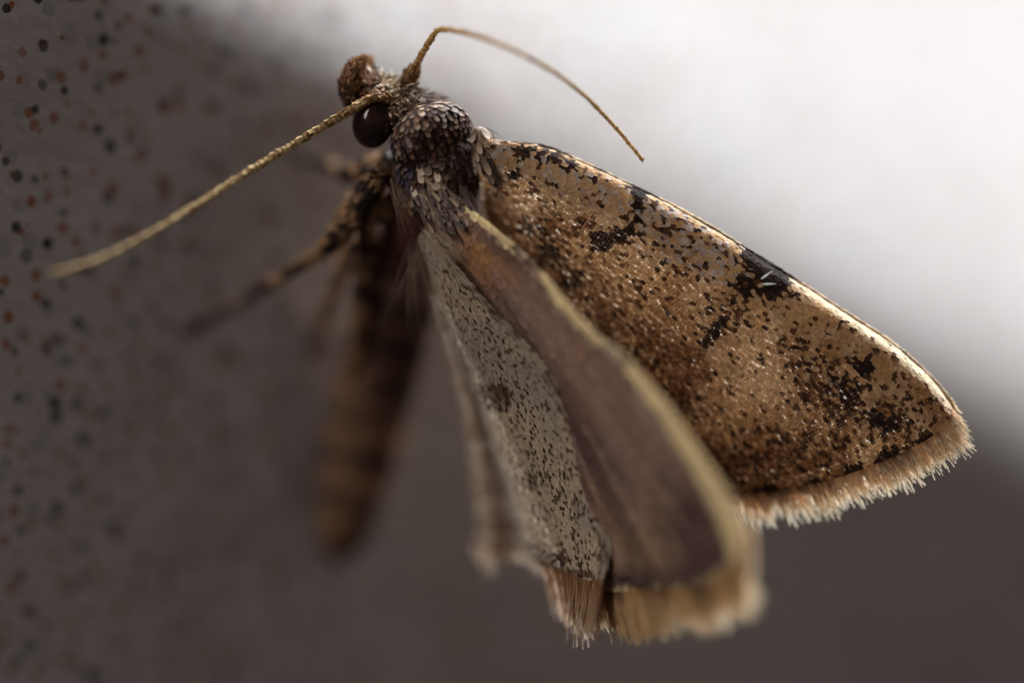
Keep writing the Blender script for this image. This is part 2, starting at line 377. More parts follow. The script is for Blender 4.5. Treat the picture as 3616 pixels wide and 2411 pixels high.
def fringe(wing, parent, v0, v1, n, length, colour, spread=.12, mat=M_fringe, clump=14, width=.03, t=1.0, tip=1.0):
    v = np.sort(rng.uniform(v0, v1, n)); P, N_, D = wing.frame(np.full(n, t), v)
    e = 1e-2; tang = nrm(wing.at(np.full(n, t), np.minimum(v + e, 1)) - wing.at(np.full(n, t), np.maximum(v - e, 0)))
    out = np.cross(tang, N_); out = np.where(np.sum(out * D, 1, keepdims=True) < 0, -out, out); out = nrm(out * .6 + D * .7)
    ph = np.floor(v * n / clump); cl = np.random.default_rng(5).random(int(ph.max()) + 3)[ph.astype(int)]
    cc = (ph + .5) * clump / n
    pin = (cc - v) / (v1 - v0)                                # gather tips into tufts
    L = length * (.6 + .6 * cl) * rng.uniform(.7, 1.15, n) * np.interp(v, [0, .22], [tip, 1])
    arc = np.linalg.norm(wing.at(np.full(2, t), np.array([v0, .5 * (v0 + v1)]))[1] - wing.at(np.full(2, t), np.array([v0, v1]))[0]) * 2
    d = out + tang * (pin * arc / length * .55)[:, None] + tang * rng.normal(0, spread, (n, 1)) + N_ * rng.normal(0, .07, (n, 1))
    x, y = unW(P); ca, cb = colour(x, y, n)
    s = Acc(); strands(s, P - D * .05 + N_ * rng.uniform(-.01, .03, (n, 1)), d, N_, L, width * rng.uniform(.7, 1.3, n), ca, cb, droop=N_ * rng.normal(0, .06, (n, 1)))
    return s.build('fringe', mat, parent, stuff=True)

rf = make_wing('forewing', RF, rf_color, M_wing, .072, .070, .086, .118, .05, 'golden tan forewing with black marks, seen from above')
def rf_fringe(x, y, n):
    k = n30(x * 1.3, y * 1.3); a = mixc(np.tile(srgb(214, 164, 112), (n, 1)), srgb(140, 88, 52), smooth(.45, .7, k)) * rng.uniform(.8, 1.15, (n, 1))
    b = np.tile(srgb(250, 230, 192), (n, 1)) * rng.uniform(.8, 1.05, (n, 1)); return a, b
fringe(RF, rf, .03, 1, 1500, .62, rf_fringe, width=.023, tip=.12, spread=.16)
fringe(RF, rf, .03, 1, 900, .28, rf_fringe, width=.034, tip=.2)
# costal edge: overlapping long scales rolled over the leading edge
def costa_edge(wing, parent, n, v, colour, length, width, t0=.02):
    t = np.sort(rng.uniform(t0, .995, n)); vv = np.full(n, v) + rng.uniform(-.012, .02, n); P, N_, D = wing.frame(t, np.clip(vv, 0, 1))
    tang = nrm(wing.at(t, np.full(n, .0)) - wing.at(t, np.full(n, .06)))
    x, y = unW(P); c = colour(x, y, n)
    s = Acc(); nn = nrm(N_ * rng.uniform(.6, 1.2, (n, 1)) + tang * .3)
    scales(s, P + nn * .012, nn, D + tang * rng.uniform(.0, .12, (n, 1)), width * rng.uniform(.7, 1.2, n), length * rng.uniform(.7, 1.25, n), .06, c * .9, c * 1.15, arch=.2)
    s.build('leading_edge_cover', M_wing, parent, stuff=True)
def rf_edge(x, y, n):
    c = np.tile(srgb(238, 212, 170), (n, 1)) * rng.uniform(.7, 1.1, (n, 1))
    d = np.maximum.reduce([blob(x, y, 2240, 660, 45, 40), blob(x, y, 2690, 920, 110, 60, 30), blob(x, y, 1880, 520, 120, 40) * .8, blob(x, y, 2100, 600, 90, 40, 25) * .35, x * 0 + .08])
    return np.where((rng.random(n) < d)[:, None], srgb(60, 42, 36), c)
costa_edge(RF, rf, 900, .0, rf_edge, .2, .075)

# ===== left forewing, underside (tilted towards the camera)
LF = Wing([
    [(1625,725,-.1),(1720,795,-.45),(1830,888,-.85),(1905,962,-1.1),(2000,1078,-1.5),(2100,1185,-1.85),(2200,1262,-2.15),(2300,1370,-2.5),(2400,1500,-2.8),(2495,1640,-3.1),(2565,1745,-3.3),(2612,1840,-3.45),(2622,1930,-3.5)],
    [(1600,735,-.1),(1800,905,-.75),(1970,1085,-1.35),(2150,1280,-1.95),(2340,1500,-2.55),(2472,1690,-2.9),(2555,1850,-3.1),(2598,1990,-3.2)],
    [(1570,740,-.05),(1760,930,-.55),(1940,1150,-1.05),(2130,1400,-1.6),(2300,1640,-2.1),(2435,1840,-2.45),(2520,2050,-2.65)],
    [(1540,745,0),(1720,950,-.35),(1900,1200,-.75),(2080,1480,-1.15),(2240,1740,-1.5),(2350,1930,-1.75),(2410,2085,-1.85)],
    [(1510,750,.1),(1670,970,-.1),(1850,1240,-.35),(2010,1520,-.6),(2130,1780,-.85),(2220,1960,-1.05),(2270,2085,-1.15)],
    [(1490,760,.3),(1620,990,.3),(1780,1270,.2),(1930,1560,.1),(2040,1830,0),(2110,2000,-.25),(2165,2095,-.5)],
    [(1485,765,.5),(1600,1000,.7),(1740,1290,.75),(1870,1580,.7),(1960,1840,.6),(2010,1980,.55),(2040,2060,.5)],
])
lcx = np.array([1625,1720,1830,1905,2000,2100,2200,2300,2400,2500,2580,2645,2700]); lcy = np.array([725,795,888,962,1078,1185,1262,1370,1500,1640,1745,1840,1990])
def lf_color(x, y, n, t, v):
    mauve = np.tile(srgb(142, 113, 102), (n, 1)); warm = srgb(168, 122, 80); dusk = srgb(78, 58, 58); cream = srgb(240, 218, 168); ochre = srgb(172, 140, 106)
    c = mixc(mauve, warm, np.maximum(blob(x, y, 1700, 880, 110, 90, 45, .8), .16 * smooth(.5, .8, n60(x, y))))
    c = mixc(c, ochre, .55 * blob(x, y, 2230, 1900, 130, 200, -15, .7)); c = mixc(c, srgb(164, 138, 130), .4 * smooth(.5, .8, n30((x - .6 * y) * .8, y * .25)))
    c = mixc(c, dusk, np.maximum.reduce([.85 * blob(x, y, 2450, 1850, 110, 190, -28, .6), .7 * blob(x, y, 1750, 860, 26, 130, -48, .5), .6 * blob(x, y, 2020, 1500, 60, 380, -30, .8)]))
    ve = Noise2(1, 9)(v * 34, t * 3.0); c = mixc(c, dusk, .45 * smooth(.55, .8, ve)); c = mixc(c, srgb(176, 146, 124), .4 * smooth(.45, .2, ve))
    # cream leading edge: two gaps
    wv = np.interp(t, [0, .08, .145, .152, .225, .245, .34, .42, .435, .49, .54, .68, .85, 1], [.07, .085, .12, .0, .0, .10, .14, .13, .055, .06, .12, .17, .19, .2])
    e = smooth(-.02, .02, wv - v)
    c = mixc(c, cream, e)
    mx = smooth(.925, .97, t) * (v > .12)
    c = mixc(c, dusk, .75 * smooth(.90, .955, t) * (1 - e) * (v < .8)); c = mixc(c, cream * .8, mx * smooth(.965, .985, t))
    for (cx, cy) in [(2268, 2055), (2345, 2065), (2425, 2058), (2205, 2030)]: c = mixc(c, srgb(48, 32, 32), .85 * blob(x, y, cx, cy, 26, 24, 0, .5))
    return c * rng.uniform(.8, 1.2, (n, 1)), None
lf = make_wing('forewing', LF, lf_color, M_under, .095, .09, .115, .19, .05, 'dusky mauve forewing underside with a cream leading edge', memb=(90, 66, 58))
def lf_fringe(x, y, n):
    k = n30(x, y); a = mixc(np.tile(srgb(190, 148, 98), (n, 1)), srgb(120, 80, 58), smooth(.4, .7, k)); b = np.tile(srgb(226, 196, 150), (n, 1)) * rng.uniform(.85, 1.1, (n, 1)); return a, b
fringe(LF, lf, 0, 1, 1500, .80, lf_fringe, width=.03, clump=24, tip=.75)
fringe(LF, lf, 0, 1, 800, .5, lf_fringe, width=.04)
fringe(LF, lf, .6, 1, 420, .85, lf_fringe, width=.04, clump=12)
def lf_edge(x, y, n):
    t = (x - 1625) / 1075.
    g = np.interp(x, [1600, 1780, 1800, 1806, 1874, 1900, 2110, 2140, 2185, 2215, 2700], [1, 1, 1, 0, 0, 1, .95, .35, .4, 1, 1])
    return mixc(np.tile(srgb(84, 62, 58), (n, 1)), srgb(242, 220, 172), g) * rng.uniform(.85, 1.1, (n, 1))
costa_edge(LF, lf, 800, 0.0, lf_edge, .24, .09)
# the fringe runs on round the wing tip along the last of the leading edge
def tip_fringe():
    n = 420; t = rng.uniform(.86, 1, n); P, N_, D = LF.frame(t, np.zeros(n)); out = nrm(LF.at(t, np.zeros(n)) - LF.at(t, np.full(n, .08)))
    k = smooth(.84, 1, t)[:, None]; s = Acc(); ca, cb = lf_fringe(*unW(P), n)
    strands(s, P, D * (1 - .3 * k) + out * (.05 + .32 * k) + rng.normal(0, .06, (n, 3)), N_, .16 + .4 * k[:, 0], .035, ca, cb)
    s.build('fringe', M_fringe, lf, stuff=True)
tip_fringe()

# ===== left hindwing, pale and speckled, pleated fan
LH = Wing([
    [(1500,800,-.05),(1620,945,-.3),(1745,1095,-.5),(1860,1210,-.65),(1960,1340,-.75),(2040,1490,-.8),(2105,1640,-.85),(2145,1810,-.8),(2155,1930,-.75),(2130,2050,-.72)],
    [(1495,810,0),(1600,970,-.1),(1710,1130,-.2),(1815,1290,-.25),(1910,1450,-.28),(1990,1620,-.3),(2045,1800,-.25),(2075,1950,-.2),(2075,2055,-.1)],
    [(1485,820,.1),(1570,990,.2),(1660,1180,.28),(1760,1390,.35),(1850,1590,.4),(1920,1780,.42),(1975,1930,.4),(2000,2020,.4)],
    [(1475,835,.3),(1535,1000,.6),(1620,1215,.85),(1705,1410,1.0),(1785,1625,1.1),(1840,1790,1.15),(1880,1930,1.15),(1905,1985,1.15)],
    [(1472,845,.6),(1560,1080,1.5),(1660,1320,2.1),(1735,1540,2.4),(1790,1740,2.6),(1820,1880,2.7),(1830,1930,2.7)],
    [(1468,855,.6),(1545,1085,1.5),(1622,1320,2.1),(1675,1550,2.45),(1700,1750,2.7),(1715,1880,2.8),(1725,1930,2.8)],
    [(1466,865,.7),(1530,1090,1.8),(1600,1330,2.6),(1640,1550,3.1),(1665,1730,3.4),(1675,1840,3.5),(1680,1900,3.5)],
])
def lh_color(x, y, n, t, v):
    base = np.tile(srgb(190, 172, 148), (n, 1)); grey = srgb(166, 152, 144)
    c = mixc(base, grey, smooth(.4, .7, n120(x, y)) * .8)
    vv = v * 6
    rear = smooth(3.2, 3.6, vv)
    c = mixc(c, srgb(112, 90, 76), rear); c = mixc(c, srgb(168, 144, 122), rear * blob(vv, vv * 0, 5.0, 0, .45, 1, 0, .4))
    d = .17 + .22 * blob(x, y, 2030, 1450, 30, 420, -24, .9); d = d * (1 - .4 * smooth(2.2, 3, vv))
    for b in [(1748,1392,70,48,0,.3),(1700,1400,56,40,0,.35),(1890,1665,90,34,25,.6),(1958,1968,62,30,15,.35),(1885,1940,26,38,0,.4),(2060,2015,50,18,15,.4),(1850,1700,60,22,30,.7),(2010,1760,70,25,40,.9),(2120,1850,22,110,0,.8)]:
        d = np.maximum(d, (.92 if b[5] < .5 else .55) * blob(x, y, *b))
    d *= 1 - rear
    dark = rng.random(n) < d
    dk = np.where((rng.random(n) < .5)[:, None], srgb(74, 54, 44), srgb(112, 90, 76)) * rng.uniform(.8, 1.25, (n, 1))
    c = np.where(dark[:, None], dk, c)
    return c * rng.uniform(.86, 1.14, (n, 1)), dark
lh = make_wing('hindwing', LH, lh_color, M_under, .066, .062, .060, .10, .05, 'pale grey speckled hindwing underside folded like a fan', memb=(150, 128, 108))
def lh_fringe(x, y, n):
    a = np.tile(srgb(160, 118, 82), (n, 1)) * rng.uniform(.7, 1.1, (n, 1)); b = np.tile(srgb(206, 176, 146), (n, 1)) * rng.uniform(.75, 1.1, (n, 1)); return a, b
fringe(LH, lh, 0, .5, 420, 1.05, lh_fringe, width=.032, clump=9, spread=.08)
fringe(LH, lh, .5, 1, 160, .5, lh_fringe, width=.03)
def wing_hairs():
    s = Acc()
    n = 60                                             # brush at the root of the fan
    P = W(np.c_[rng.uniform(1478, 1560, n), rng.uniform(795, 880, n), np.full(n, -.35)])
    d = np.c_[rng.uniform(.35, 1.0, n), rng.uniform(-.25, .05, n), rng.uniform(-1.0, -.55, n)]
    strands(s, P, d, np.tile([0, -1., 0], (n, 1)), rng.uniform(.3, .9, n), .011, np.tile(srgb(150, 128, 108), (n, 1)), np.tile(srgb(222, 204, 180), (n, 1)), droop=np.c_[rng.uniform(-.1, .3, n), np.zeros(n), rng.uniform(-.35, 0, n)], seg=6, taper=.2)
    n = 46                                             # single pale hairs standing off the fan
    t = rng.uniform(.15, .85, n); v = rng.uniform(.12, .32, n); P, N_, D = LH.frame(t, v)
    strands(s, P + N_ * .05, D + N_ * rng.uniform(.05, .35, (n, 1)) + np.array([-.25, 0, 0]), N_, rng.uniform(.3, .75, n), .009, np.tile(srgb(170, 150, 130), (n, 1)), np.tile(srgb(225, 215, 205), (n, 1)), droop=np.c_[rng.uniform(-.2, .1, n), np.zeros(n), np.zeros(n)], seg=6, taper=.2)
    # longer scales along the border with the forewing
    n = 260; t = rng.uniform(.05, .97, n); P, N_, D = LH.frame(t, rng.uniform(0, .07, n))
    side = nrm(LH.at(t, np.zeros(n)) - LH.at(t, np.full(n, .08)))
    c = np.where((rng.random(n) < .4)[:, None], srgb(84, 64, 62), srgb(196, 178, 160)) * rng.uniform(.8, 1.1, (n, 1))
    strands(s, P + N_ * .03, D + side * rng.uniform(-.05, .3, (n, 1)), N_, rng.uniform(.16, .34, n), .04, c * .9, c * 1.1, seg=3, taper=.6)
    s.build('hair_tuft', M_hair, lh, stuff=True)
wing_hairs()

# ===== body: one continuous sweep from face to tail (px, py, depth, radius)
SP = np.array([(1238,285,.8,.08),(1268,300,.75,.22),(1325,332,.66,.36),(1388,372,.6,.44),(1440,405,.66,.50),(1490,440,.72,.66),(1528,505,.85,.80),
      (1540,600,1.0,.86),(1520,720,1.45,.80),(1475,850,2.2,.70),(1425,1000,3.3,.70),(1375,1180,4.2,.74),(1322,1380,4.9,.76),(1275,1580,5.4,.72),(1238,1750,5.75,.64),(1212,1880,6.0,.50),(1196,1965,6.15,.16)])
def tube(spine, nt=120, ns=28, squash=None):
    q = catmull(np.c_[W(spine[:, :3]), spine[:, 3]], np.linspace(0, 1, nt)); c = q[:, :3]; r = np.maximum(q[:, 3], .004)
    T = nrm(np.gradient(c, axis=0)); up = np.array([0, -1., 0]); A = nrm(np.cross(T, up)); B = nrm(np.cross(A, T))
    ang = np.linspace(0, 2 * math.pi, ns, endpoint=False)
    v = c[:, None] + r[:, None, None] * (np.cos(ang)[None, :, None] * A[:, None] + np.sin(ang)[None, :, None] * B[:, None])
    f = [(i * ns + j, i * ns + (j + 1) % ns, (i + 1) * ns + (j + 1) % ns, (i + 1) * ns + j) for i in range(nt - 1) for j in range(ns)]
    f += [tuple(range(ns))[::-1], tuple((nt - 1) * ns + j for j in range(ns))]
    return v.reshape(-1, 3), f, T, np.repeat(np.linspace(0, 1, nt), ns), np.tile(ang, nt)
def body_color(x, y, v):
    c = np.tile(srgb(84, 66, 58), (len(x), 1))
    c = mixc(c, srgb(84, 48, 38), blob(x, y, 1440, 800, 110, 190, 0, .6))
    ab = smooth(880, 980, y)
    s = ((y - .18 * (x - 1300)) / 138.) % 1.0
    band = mixc(np.tile(srgb(126, 98, 78), (len(x), 1)), srgb(70, 54, 49), smooth(.25, .6, s + .5 * n60(x, y) - .25) * (1 - smooth(.75, 1.0, s)))
    band = mixc(band, srgb(72, 44, 32), .7 * smooth(1750, 1900, y)); band = mixc(band, srgb(60, 38, 34), .85 * blob(x, y, 1440, 1200, 110, 330, 8, .7))
    pt = np.maximum.reduce([blob(x, y, 1225, 1330, 70, 34, -10, .6), blob(x, y, 1180, 1490, 80, 34, -8, .6), blob(x, y, 1300, 1500, 60, 24, -8, .6), blob(x, y, 1170, 1640, 70, 34, -5, .6), blob(x, y, 1300, 1690, 110, 30, -5, .7), blob(x, y, 1170, 1830, 50, 60, 0, .6), blob(x, y, 1420, 1520, 60, 60, 0, .7)])
    band = mixc(band, srgb(160, 122, 94), .75 * pt) * 1.25
    return mixc(c, band, ab) * (.8 + .4 * n30(x, y))[:, None]
vB, fB, TB, uB, aB = tube(SP)
xB, yB = unW(vB)
a = Acc(); a.add(vB, fB, body_color(xB, yB, vB)); body = a.build('body', M_body, moth)

def face_samples(v, f, n, seed=3):
    g = np.random.default_rng(seed); q = np.array([t for t in f if len(t) == 4]); A, B, C, D = (v[q[:, k]] for k in range(4))
    nn = np.cross(C - A, D - B); ar = np.linalg.norm(nn, axis=1); nn = nrm(nn); pick = g.choice(len(q), n, p=ar / ar.sum())
    u, w = g.random((2, n, 1)); p = (A[pick] * (1 - u) + B[pick] * u) * (1 - w) + (D[pick] * (1 - u) + C[pick] * u) * w
    return p, nn[pick], pick
def outward(p, n, centre): return np.where(np.sum(n * (p - centre), 1, keepdims=True) < 0, -n, n)

# coat of the abdomen, flanks and head
def coat():
    n = 9000; p, nn, pick = face_samples(vB, fB, n); q = np.array([t for t in fB if len(t) == 4]); ring = q[pick, 0] // 28
    cen = catmull(np.c_[W(SP[:, :3])], np.linspace(0, 1, 120))[ring]; nn = outward(p, nn, cen); d = TB[ring]
    x, y = unW(p); c = body_color(x, y, p)
    head = (y < 440) & (x < 1480); bald = (blob(x, y, 1440, 790, 55, 110, 0, .5) > .5) | (blob(x, y, 1310, 420, 80, 100, 0, .3) > .9)
    k = ~bald & ~head & (nn[:, 1] < .55)
    s = Acc(); m = k.sum()
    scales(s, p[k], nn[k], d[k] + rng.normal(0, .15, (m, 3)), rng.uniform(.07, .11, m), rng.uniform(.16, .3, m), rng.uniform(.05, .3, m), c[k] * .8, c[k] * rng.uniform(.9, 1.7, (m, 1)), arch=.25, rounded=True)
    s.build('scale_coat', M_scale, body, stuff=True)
    # head: rough upright tufts
    s = Acc(); k = np.where(head & (nn[:, 1] < .5))[0]; k = np.concatenate([k, k]); m = len(k); xx, yy = x[k], y[k]
    pale = srgb(214, 190, 160); brown = srgb(112, 78, 56); orange = srgb(158, 100, 62); dk = srgb(64, 46, 42)
    f1 = smooth(1290, 1340, xx); f2 = smooth(1380, 1460, xx + .35 * (yy - 300))
    cc = mixc(np.tile(orange, (m, 1)), pale, f1); cc = mixc(cc, brown, f2 * .8)
    cc = np.where((rng.random(m) < .3)[:, None], cc * .45 + dk * .2, cc); cc = mixc(cc, dk, .8 * blob(xx, yy, 1245, 340, 60, 60, 0, .6))
    lo = p[k] + rng.normal(0, .04, (m, 3))
    dd = d[k] * rng.uniform(-.3, .8, (m, 1)) + rng.normal(0, .5, (m, 3)) + np.array([.0, 0, .25])
    scales(s, lo, nn[k], dd, rng.uniform(.045, .085, m), rng.uniform(.10, .19, m), rng.uniform(.25, .9, m), cc * .7, cc * rng.uniform(.9, 1.3, (m, 1)), arch=.3, rounded=True)
    s.build('head_tuft', M_scale, body, stuff=True)
coat()

# eye
def ellipsoid(c, ax, nu=40, nv=24):
    c = np.asarray(c); ax = [np.asarray(k) for k in ax]; v = []; f = []
    for j in range(nv + 1):
        th = math.pi * j / nv
        for i in range(nu):
            ph = 2 * math.pi * i / nu; v.append(c + ax[0] * math.sin(th) * math.cos(ph) + ax[1] * math.sin(th) * math.sin(ph) + ax[2] * math.cos(th))
    f = [(j * nu + i, j * nu + (i + 1) % nu, (j + 1) * nu + (i + 1) % nu, (j + 1) * nu + i) for j in range(nv) for i in range(nu)]
    return np.array(v), f
def make_eye(px, py, y, rx, rz, ry):
    v, f = ellipsoid(W([(px, py, y)])[0], ((rx, 0, 0), (0, ry, 0), (.1 * rx, 0, rz))); a = Acc(); a.add(v, f, (.02, .01, .01))
    e = a.build('eye', eye_mat(), moth); e['label'] = 'glossy dark brown compound eye'; return e
make_eye(1318, 432, .32, .40, .50, .40)
make_eye(1400, 320, 1.25, .34, .30, .36)

# upturned palps in front of the face
def furry_tube(name, spine, parent, colf, n, wid, leng, lift, mat=M_scale, nt=40, ns=14, body_col=(60, 42, 34), seed=3):
    spine = np.asarray(spine, float); v, f, T, u, a_ = tube(spine, nt, ns); ac = Acc(); x, y = unW(v); ac.add(v, f, colf(x, y, len(x)) * .8)
    o = ac.build(name, M_body, parent)
    if n:
        p, nn, pick = face_samples(v, f, n, seed); q = np.array([t for t in f if len(t) == 4]); ring = q[pick, 0] // ns
        cen = catmull(W(spine[:, :3]), np.linspace(0, 1, nt))[ring]; nn = outward(p, nn, cen); x, y = unW(p); c = colf(x, y, n)
        s = Acc(); scales(s, p, nn, T[ring] + rng.normal(0, .2, (n, 3)), wid * rng.uniform(.7, 1.3, n), leng * rng.uniform(.7, 1.3, n), rng.uniform(.05, lift, n), c * .75, c * rng.uniform(.9, 1.4, (n, 1)), arch=.25, rounded=True)
        s.build('scale_coat', mat, o, stuff=True)
    return o
def palp_col(x, y, n):
    c = np.tile(srgb(150, 112, 84), (n, 1)); c = mixc(c, srgb(62, 46, 42), smooth(290, 360, y) * .9); c = mixc(c, srgb(206, 156, 104), 1 - smooth(200, 260, y)); 
    c = np.where((rng.random(n) < .22)[:, None], c * .35, c)
    return np.where((rng.random(n) < .15)[:, None], srgb(206, 164, 122), c)
furry_tube('palp', [(1330,410,.75,.16),(1268,370,.62,.20),(1238,310,.5,.20),(1245,255,.42,.16),(1268,222,.4,.10),(1280,208,.4,.03)], moth, palp_col, 900, .06, .13, .4)
furry_tube('palp', [(1370,360,1.15,.16),(1310,300,1.05,.2),(1290,255,1.0,.17),(1300,225,.95,.1),(1306,214,.95,.03)], moth, palp_col, 600, .06, .13, .4, seed=8)

# antennae: beaded flagellum on a stout scape
def antenna(path, radii, n, cols, scape):
    pts = np.c_[W(np.array(path, float))]; t = np.linspace(0, 1, n * 4 + 1); c = catmull(pts, t); ns = 10
    T = nrm(np.gradient(c, axis=0)); A = nrm(np.cross(T, [0, -1., 0])); B = np.cross(A, T)
    ph = np.arange(n * 4 + 1) % 4; bead = np.array([.80, .97, 1.06, 1.10])[ph]
    r = np.interp(t, np.linspace(0, 1, len(radii)), radii) * bead
    ang = np.linspace(0, 2 * math.pi, ns, endpoint=False)
    v = c[:, None] + r[:, None, None] * (np.cos(ang)[None, :, None] * A[:, None] + np.sin(ang)[None, :, None] * B[:, None])
    f = [(i * ns + j, i * ns + (j + 1) % ns, (i + 1) * ns + (j + 1) % ns, (i + 1) * ns + j) for i in range(n * 4) for j in range(ns)] + [tuple(n * 4 * ns + j for j in range(ns))]
    k = np.array([1, .25, 0, .1])[ph]; col = mixc(np.tile(srgb(*cols[1]), (len(t), 1)), srgb(*cols[0]), k)
    basal = smooth(.22, .0, t); col = mixc(col, srgb(126, 84, 46), basal * .5)
    ac = Acc(); ac.add(v.reshape(-1, 3), f, np.repeat(col, ns, 0)); o = ac.build('antenna', M_ant, moth)
    m = n * 5; tt = rng.uniform(0, 1, m); cc = catmull(pts, tt); TT = nrm(catmull(pts, np.minimum(tt + .01, 1)) - catmull(pts, np.maximum(tt - .01, 0)))
    a1 = rng.uniform(0, 2 * math.pi, m); AA = nrm(np.cross(TT, [0, -1., 0])); BB = np.cross(AA, TT); nn = AA * np.cos(a1)[:, None] + BB * np.sin(a1)[:, None]
    rr = np.interp(tt, np.linspace(0, 1, len(radii)), radii)
    s = Acc(); ck = np.where((rng.random(m) < .3)[:, None], srgb(*cols[0]), srgb(*cols[1]) * 1.1)
    scales(s, cc + nn * rr[:, None], nn, TT, rr * .7, rr * 1.7, .2, ck * .8, ck, arch=.2); s.build('scale_coat', M_scale, o, stuff=True)
    furry_tube('scape', scape, o, lambda x, y, n: np.tile(srgb(160, 122, 80), (n, 1)) * rng.uniform(.6, 1.2, (n, 1)), 120, .06, .13, .4)
antenna([(1322,347,.05),(1285,362,.0),(1235,392,-.02),(1100,472,-.1),(900,592,-.45),(700,720,-1.0),(520,830,-1.55),(350,915,-2.0),(190,965,-2.4)],
        [.085,.072,.066,.06,.055,.05,.045], 74, [(120, 78, 44), (206, 178, 126)], [(1385,352,.18,.08),(1362,345,.12,.10),(1335,344,.07,.095),(1318,348,.04,.07)])
antenna([(1462,250,.35),(1482,205,.2),(1512,155,.0),(1535,120,-.25),(1552,106,-.4),(1600,108,-.9),(1700,133,-1.35),(1820,180,-1.5),(1950,252,-1.15),(2060,335,-.65),(2130,405,-.25),(2190,470,-.03),(2232,520,.0),(2270,566,.08)],
        [.062,.05,.046,.042,.039,.037,.034], 66, [(128, 84, 46), (214, 178, 118)], [(1440,300,.6,.10),(1447,275,.5,.13),(1458,258,.42,.12),(1463,245,.36,.08)])

# legs
SURF = lambda px, py: None
def on_surface(px, py):
    """depth where the line of sight through a pixel meets the glazed surface"""
    y = 3.0
    for _ in range(40):
        w = W([(px, py, y)])[0]; y += .5 * (surf_y(w[0], w[2]) - y)
    return y
def leg_col(tone, dark):
    def f(x, y, n):
        k = n30(x * .8 + tone, y * .8); c = mixc(np.tile(srgb(176, 138, 104), (n, 1)), srgb(54, 41, 38), smooth(.5 - dark, .62 - dark * .5, k)); return c * rng.uniform(.75, 1.2, (n, 1))
    return f
def leg(spine, tone, dark, n):
    o = furry_tube('leg', spine, moth, leg_col(tone, dark), n, .075, .17, .35, nt=60, ns=12, seed=int(tone))
    return o
s1 = on_surface(690, 1160) - .07
leg([(1420,640,1.0,.16),(1352,618,.75,.19),(1300,680,.85,.24),(1235,770,1.15,.24),(1175,850,1.5,.17),(1110,905,1.9,.11),(1010,970,2.3,.085),(900,1040,s1-.45,.07),(790,1105,s1-.15,.06),(690,1160,s1,.05)], 11, .1, 1300)
s2 = on_surface(1065, 560) - .07
leg([(1385,560,1.3,.14),(1310,590,1.7,.16),(1240,615,2.3,.14),(1180,595,3.0,.10),(1120,575,3.7,.08),(1075,562,s2-.3,.07),(1050,556,s2,.05)], 37, .18, 600)
s3 = on_surface(1245, 1430) - .08
leg([(1440,740,1.5,.32),(1350,735,1.45,.27),(1298,790,1.6,.16),(1290,900,2.1,.17),(1275,1050,2.8,.15),(1262,1200,3.5,.12),(1250,1330,4.3,.08),(1243,1400,s3-.25,.07),(1238,1440,s3,.05)], 53, .0, 1100)
s4 = on_surface(1110, 1240) - .07
leg([(1430,800,2.2,.15),(1330,830,2.4,.15),(1240,880,2.6,.14),(1200,980,3.0,.11),(1165,1080,3.5,.09),(1130,1180,s4-.35,.07),(1108,1245,s4,.05)], 71, .05, 600)

# ===== thorax armour: collar, shoulder flap and back plates with single scales
SCALE_ME = []
def scale_mesh(ca, cb):
    s = Acc(); n = 1
    scales(s, np.zeros((1, 3)), np.array([[0, 0, 1.]]), np.array([[0, 1., 0]]), 1.0, 1.0, .0, ca[None], cb[None], arch=.2, curl=.1, rounded=True)
    v = np.vstack(s.v); me = bpy.data.meshes.new('scale'); me.from_pydata(v.tolist(), [], s.f)
    at = me.attributes.new('pigment', 'FLOAT_COLOR', 'POINT'); at.data.foreach_set('color', np.c_[np.vstack(s.c), np.ones(9)].astype(np.float32).ravel())
    me.polygons.foreach_set('use_smooth', np.ones(len(me.polygons), bool)); me.materials.append(M_scale_one); return me
VAR = {'dark': scale_mesh(srgb(56, 42, 38), srgb(92, 72, 62)), 'tipped': scale_mesh(srgb(60, 44, 38), srgb(162, 132, 110)), 'pale': scale_mesh(srgb(120, 98, 84), srgb(206, 184, 160)),
       'grey': scale_mesh(srgb(86, 72, 66), srgb(150, 130, 116)), 'cream': scale_mesh(srgb(226, 198, 170), srgb(250, 234, 212)), 'violet': scale_mesh(srgb(48, 42, 52), srgb(84, 74, 88)), 'rust': scale_mesh(srgb(104, 72, 56), srgb(164, 126, 100))}
def one_scale(parent, kind, p, n, d, w, l, lift):
    n = nrm(n); d = nrm(d - n * np.dot(d, n)); d = nrm(d + n * lift); s = np.cross(d, n); n = np.cross(s, d)
    M = Matrix(((s[0] * w, d[0] * l, n[0] * w, p[0]), (s[1] * w, d[1] * l, n[1] * w, p[1]), (s[2] * w, d[2] * l, n[2] * w, p[2]), (0, 0, 0, 1)))
    o = bpy.data.objects.new('scale', VAR[kind]); scene.collection.objects.link(o); o.parent = parent
    o.matrix_parent_inverse = Matrix.Translation(-WORLD_OF.get(parent.name, Vector())); o.matrix_basis = M
